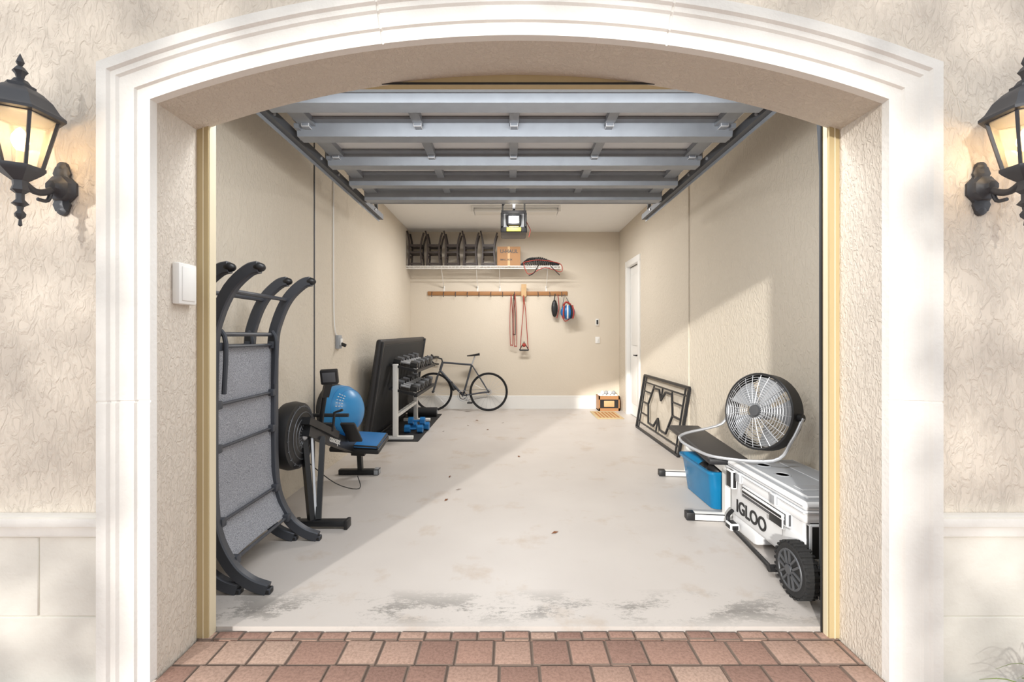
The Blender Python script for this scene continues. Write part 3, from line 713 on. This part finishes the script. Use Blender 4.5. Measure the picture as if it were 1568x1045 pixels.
# close the sweep so only the shell remains: back guard is open wire
for ii in range(1,13): 
    rr=.04+(Rf-.04)*ii/12; b.ring((0,0,.03-.03*(rr/Rf)**2),(0,0,1),rr,.0022,M_SILV,N=40,seg=4)
for ii in range(1,6): b.ring((0,0,-.105),(0,0,1),.05+.035*ii,.002,M_BLACK,N=30,seg=4)
for k in range(24):
    t=2*math.pi*k/24; c_,s_=math.cos(t),math.sin(t)
    b.tube([(c_*.05,s_*.05,.032),(c_*.16,s_*.16,.022),(c_*Rf,s_*Rf,.0)],.0022,M_SILV,seg=4)
b.lathe((0,0,0),[(.0,.036),(.035,.034),(.04,.02),(.0,.02)],M_STEELD,seg=20)
b.cyl((0,0,-.10),(0,0,.0),.05,M_GREY,seg=20)
for k in range(5):
    t=2*math.pi*k/5; vs=[];N5=8
    for i in range(N5):
        for j in range(4):
            jj=j/3; rr=.045+.185*i/(N5-1); a=t+(-.36+.78*jj)*(0.75+.35*i/(N5-1)); vs.append((rr*math.cos(a),rr*math.sin(a),-.045+(-.03+.06*jj)))
    b.faces(vs,[(4*i+j,4*i+j+1,4*i+5+j,4*i+4+j) for i in range(N5-1) for j in range(3)],M_GREY)
b.ring((0,0,.0),(0,0,1),Rf+.006,.008,M_BLACK,N=40)
for sg in(-1,1): b.cyl((sg*(Rf+.01),0,-.05),(sg*(Rf+.035),0,-.05),.025,M_BLACK)
# remove the two disc caps the lathe made (drum must be open)
for f in [f for f in b.bm.faces if len(f.verts)==40]: b.bm.faces.remove(f)
b_fan=b.done(mx=mf)
b=B('fan_stand')
pl=mf@Vector((-(Rf+.035),0,-.05)); prr=mf@Vector((Rf+.035,0,-.05))
base_z=.49
if pl.y<prr.y: pl,prr=prr,pl
b.tube([pl,(pl.x-.04,pl.y+.01,.66),(pl.x-.30,pl.y+.03,.585),(pl.x-.36,pl.y-.03,.55),(pl.x-.30,pl.y-.14,base_z+.02),(pl.x-.20,pl.y-.28,base_z),(prr.x-.16,prr.y+.04,base_z+.03),(prr.x-.07,prr.y,base_z+.16),prr],.010,M_SILV,smooth=5,seg=8)
o=b.done(); 
o.parent=b_fan; o.matrix_parent_inverse=b_fan.matrix_world.inverted(); o.name='stand'
# ---------------------------------------------------------------- cooler
b=B('wheeled_cooler')
cx0,cx1,cy0,cy1=1.475,1.93,2.27,3.09
b.box(cx0+.015,cx1-.015,cy0+.02,cy1-.015,.10,.39,M_COOL,bev=.03,seg=3,taper=.95)
b.box(cx0+.02,cx1-.02,cy1-.32,cy1-.03,.02,.14,M_COOL,bev=.02)
b.box(cx0-.005,cx1+.005,cy0,cy1,.36,.41,M_COOL,bev=.015)
b.box(cx0-.008,cx1+.008,cy0-.003,cy1+.003,.405,.425,M_GREY,bev=.008)
b.box(cx0,cx1,cy0,cy1,.42,.465,M_GREY,bev=.02,seg=4)
b.box(cx0+.05,cx1-.05,cy0+.06,cy1-.06,.46,.477,M_GREY,bev=.008)
for y in(2.70,2.90): b.lathe((1.62,y,.477),[(.045,0),(.045,.004),(.036,.004),(.034,-.001)],M_GREY,seg=20)
b.box(1.56,1.68,2.42,2.50,.476,.481,M_GREY,bev=.002); b.box(1.75,1.86,2.42,2.95,.476,.482,M_GREY,bev=.002)
b.box(cx0-.024,cx0+.01,2.42,2.85,.315,.35,M_BLACK,bev=.01); b.box(cx0-.012,cx0+.02,2.40,2.87,.285,.365,M_STEELD,bev=.01)
b.box(cx0-.018,cx0+.0,2.43,2.56,.265,.33,M_BLACK,bev=.006)
for y in(2.52,2.90): b.box(cx0-.022,cx0+.0,y-.03,y+.03,.365,.43,M_GREY,bev=.008)
b.box(cx0-.03,cx0+.01,2.96,3.04,.30,.42,M_BLACK,bev=.01)
b.box(1.60,1.80,cy0-.02,cy0+.03,.26,.36,M_BLACK,bev=.01)
b.box(cx0+.02,cx0+.09,cy0-.008,cy0+.03,.18,.36,M_BLACK,bev=.01)
for wx,sg in((1.43,-1),(1.90,1)):
    wc=Vector((wx,2.265,.138))
    b.lathe(wc,[(.088,-.035),(.12,-.035),(.134,-.022),(.134,.022),(.12,.035),(.088,.035)],M_RUB,seg=32,axis=(1,0,0))
    b.lathe(wc+Vector((-.032,0,0)),[(.0,0),(.026,0),(.024,.014),(.0,.016)],M_STEELD,seg=16,axis=(-1,0,0))
    b.ring(wc+Vector((-.033,0,0)),(1,0,0),.092,.007,M_STEELD,N=32)
    b.lathe(wc,[(.0,.0),(.09,.0),(.09,.012),(.0,.012)],M_BLACK,seg=24,axis=(1,0,0))
    for k in range(6):
        t=2*math.pi*k/6+.3; e=Vector((0,math.cos(t),math.sin(t))); s2=Vector((0,-math.sin(t),math.cos(t)))
        for sg2 in(-1,1):
            b.bar(wc+Vector((-.036,0,0))+e*.02+s2*.012*sg2,wc+Vector((-.036,0,0))+e*.09+s2*.018*sg2,.010,.012,M_STEELD,up=(1,0,0))
    for k in range(28):
        t=2*math.pi*k/28; e=Vector((0,math.cos(t),math.sin(t))); b.bar(wc+e*.132-Vector((.034,0,0)),wc+e*.132+Vector((.034,0,0)),.012,.010,M_RUB,up=e)
b.cyl((1.43,2.265,.138),(1.90,2.265,.138),.014,M_STEELD)
b.box(cx0-.0,cx0+.05,2.29,2.47,.14,.28,M_COOL,bev=.02)
b.tube([(1.47,3.0,.15),(1.455,3.03,.10),(1.45,2.98,.06),(1.44,2.75,.045),(1.42,2.48,.04)],.013,M_BLACK,smooth=4)
b.tube([(1.40,2.46,.045),(1.46,2.46,.045)],.02,M_BLACK); b.box(1.42,1.48,2.92,3.0,.045,.09,M_BLACK,bev=.01)
o=b.done()
text('IGLOO',.112,basis((0,-1,0),(0,0,1),(-1,0,0),(cx0+.014,2.985,.155)),M_BLACK,o,'printed_lettering',ext=.003)
# ---------------------------------------------------------------- lanterns
def lantern(X):
    root=bpy.data.objects.new('wall_lantern',None); SC.collection.objects.link(root)
    root.location=(X,YF,1.86)
    bpy.context.view_layer.update()
    def par(o): o.parent=root; o.matrix_parent_inverse=root.matrix_world.inverted()
    Y=1.60
    b=B('lantern_body')
    b.lathe((X,YF-.001,1.865),[(.058,0),(.058,.008),(.05,.016),(.046,.03),(.028,.04),(.02,.055),(0,.058)],M_BRZ,seg=8,axis=(0,-1,0),rot=math.pi/8)
    for k in range(6): b.lathe((X,YF-.001,1.865-.06+.024*k),[(.03,0),(.034,.012),(.0,.02)],M_BRZ,seg=8,axis=(0,-1,0))
    b.lathe((X,YF-.001,1.95),[(.022,0),(.02,.012),(0,.02)],M_BRZ,seg=10,axis=(0,-1,0)); b.lathe((X,YF-.001,1.785),[(.022,0),(.02,.012),(0,.02)],M_BRZ,seg=10,axis=(0,-1,0))
    b.tube([(X,YF-.04,1.86),(X,YF-.07,1.835),(X,YF-.11,1.825),(X,YF-.15,1.845),(X,Y,1.855)],.012,M_BRZ,smooth=5,seg=10)
    b.tube([(X,YF-.05,1.85),(X,YF-.065,1.805),(X,YF-.10,1.80)],.007,M_BRZ,smooth=4)
    b.lathe((X,Y,0),[(.0,1.685),(.006,1.69),(.004,1.71),(.014,1.72),(.016,1.73),(.008,1.742),(.010,1.755),(.024,1.765),(.012,1.78),(.012,1.80),(.026,1.812),(.020,1.83),(.022,1.845),(.06,1.875),(.068,1.885),(.068,1.895),(.0,1.895)],M_BRZ,seg=6,rot=math.pi/6)
    rb,rt,zb,zt_=.058,.100,1.895,2.075
    for k in range(6):
        a=math.pi/6+k*math.pi/3
        b.bar((X+rb*math.cos(a),Y+rb*math.sin(a),zb),(X+rt*math.cos(a),Y+rt*math.sin(a),zt_),.009,.009,M_BRZ,up=(math.cos(a),math.sin(a),0))
        a2=a+math.pi/3
        b.bar((X+rt*math.cos(a),Y+rt*math.sin(a),zt_),(X+rt*math.cos(a2),Y+rt*math.sin(a2),zt_),.010,.014,M_BRZ)
    b.lathe((X,Y,0),[(.106,2.07),(.122,2.075),(.122,2.085),(.105,2.10),(.085,2.135),(.06,2.16),(.042,2.172),(.042,2.18),(.03,2.185),(.02,2.20),(.01,2.205),(.014,2.22),(.022,2.23),(.012,2.245),(.006,2.25),(.012,2.262),(.008,2.275),(.0,2.295)],M_BRZ,seg=6,rot=math.pi/6)
    par(b.done(flat=False))
    b=B('glass_panes')
    vs=[];fs=[]
    for k in range(6):
        a=math.pi/6+k*math.pi/3
        vs+=[(X+(rb-.003)*math.cos(a),Y+(rb-.003)*math.sin(a),zb),(X+(rt-.003)*math.cos(a),Y+(rt-.003)*math.sin(a),zt_)]
    for k in range(6): l=(k+1)%6; fs.append((2*k,2*l,2*l+1,2*k+1))
    b.faces(vs,fs,M_GLASS); par(b.done(flat=True))
    b=B('bulb'); b.cyl((X,Y,1.895),(X,Y,1.95),.011,M_CANDLE); b.lathe((X,Y,0),[(.008,1.95),(.018,1.965),(.024,1.985),(.021,2.005),(.01,2.025),(.0,2.035)],M_BULB,seg=14); par(b.done())
    l=bpy.data.lights.new('lantern_light','POINT'); l.energy=3.6; l.color=(1,.74,.46); l.shadow_soft_size=.03
    o=bpy.data.objects.new('lantern_light',l); o.location=(X,Y-.0,1.995); SC.collection.objects.link(o); par(o)
lantern(-1.72); lantern(1.815)
# ---------------------------------------------------------------- small debris and plant
b=B('fallen_leaves')
for (x,y) in((-.50,3.6),(-.43,3.85),(.1,4.9),(-.55,4.2),(.3,3.0),(-.9,6.2),(-.6,6.6),(-.3,6.3),(-.5,7.0),(-.1,6.8)):
    a=random.random()*6; d=Vector((math.cos(a),math.sin(a),0)); e=Vector((-d.y,d.x,0)); c=Vector((x,y,.004))
    b.faces([c-d*.03,c+e*.009+Vector((0,0,.006)),c+d*.03,c-e*.009],[(0,1,2,3)],M_DRY)
b.done()
b=B('ornamental_grass')
for k in range(60):
    a=random.random()*2*math.pi; r=random.uniform(.08,.2); hgt=random.uniform(.08,.2); c=Vector((1.88+random.uniform(-.03,.03),1.50+random.uniform(-.03,.03),-.017))
    d=Vector((math.cos(a),math.sin(a)*.7,0))
    b.tube([c,c+d*r*.4+Vector((0,0,hgt*.8)),c+d*r*.8+Vector((0,0,hgt)),c+d*r*1.2+Vector((0,0,hgt*.75))],[.006,.001],M_LEAF,prof=[(.2,1),(.2,-1),(-.2,-1),(-.2,1)],smooth=3)
b.done()
# ---------------------------------------------------------------- trees across the driveway shading the facade
SD=Vector((1,2.45,-.745))
def leafy(name,regions,n,trunk,tr):
    b=B(name); cnt=0
    while cnt<n:
        x0,x1,z0,z1=random.choice(regions)
        X=random.uniform(x0,x1); Z=random.uniform(z0,z1)
        zo=zc+math.sqrt(max(0,(R+.07)**2-(X-xc)**2))
        if RL-.06<X<RR+.06 and Z<zo: continue
        t=random.uniform(*tr); c=Vector((X,YF,Z))-SD*t
        a=Vector((random.gauss(0,1),random.gauss(0,1),random.gauss(0,1))).normalized(); e=a.orthogonal().normalized(); f=a.cross(e)
        s=random.uniform(.04,.09)
        b.faces([c-e*s*1.3,c-e*s*.3+f*s*.5,c+e*s*.6+f*s*.4,c+e*s*1.5,c+e*s*.5-f*s*.45,c-e*s*.4-f*s*.5],[(0,1,2,3,4,5)],M_TREE); cnt+=1
    b.tube(trunk,[.13,.06],M_BARK,smooth=4,seg=10)
    b.done()
leafy('shade_tree',[(-4.0,-1.42,-.1,3.6)],2500,[(-6.1,-5.7,-.1),(-6.0,-5.6,1.5),(-5.8,-5.4,3.2),(-5.6,-5.2,4.9)],(2.2,3.2))
leafy('shade_tree',[(1.5,4.0,-.1,3.6),(1.5,4.0,-.1,3.6),(-1.5,1.6,2.2,3.4)],4200,[(1.3,-5.8,-.1),(1.25,-5.7,1.5),(1.0,-5.5,3.4),(.6,-5.2,5.2)],(2.2,3.2))
b=B('ground'); b.box(-12,12,-12,-3.0,-.12,-.03,M_SAND); b.done()
# ---------------------------------------------------------------- lights
def look(o,d): o.rotation_mode='QUATERNION'; o.rotation_quaternion=Vector((0,0,-1)).rotation_difference(Vector(d).normalized())
def area(name,loc,d,sx,sy,e,col):
    l=bpy.data.lights.new(name,'AREA'); l.shape='RECTANGLE'; l.size=sx; l.size_y=sy; l.energy=e; l.color=col
    o=bpy.data.objects.new(name,l); SC.collection.objects.link(o); o.location=loc; look(o,d); return o
l=bpy.data.lights.new('sun','SUN'); l.energy=3.7; l.angle=math.radians(1.8); l.color=(1,.96,.89)
o=bpy.data.objects.new('sun',l); SC.collection.objects.link(o); o.location=(-4,-8,5); look(o,(1,2.45,-.745))
area('ceiling_tube_light',(.095,6.62,H-.095),(0,0,-1),1.15,.18,68,(1,.98,.95))
area('added_fill_light',(.04,2.08,2.44),(0,1,-1.2),2.4,.04,38,(.95,.98,1))  # added fill to brighten the interior, hidden behind the header
l=bpy.data.lights.new('opener_bulb','POINT'); l.energy=10; l.shadow_soft_size=.06; l.color=(1,.95,.88)
o=bpy.data.objects.new('opener_bulb_light',l); SC.collection.objects.link(o); o.location=(.05,5.02,2.6)
w=bpy.data.worlds.new('World'); SC.world=w; w.use_nodes=True
bg=w.node_tree.nodes['Background']; bg.inputs[0].default_value=(.97,.985,1,1); bg.inputs[1].default_value=1.08
# ---------------------------------------------------------------- camera
cam=bpy.data.cameras.new('camera'); cam.sensor_width=36; cam.lens=16.0; cam.shift_x=4/1568; cam.shift_y=-7.5/1568; cam.clip_start=.05
co=bpy.data.objects.new('camera',cam); SC.collection.objects.link(co); co.location=(0,0,1.3); co.rotation_euler=(math.radians(90),0,0)
SC.camera=co
SC.view_settings.view_transform='Standard'; SC.view_settings.look='None'; SC.view_settings.exposure=0.0
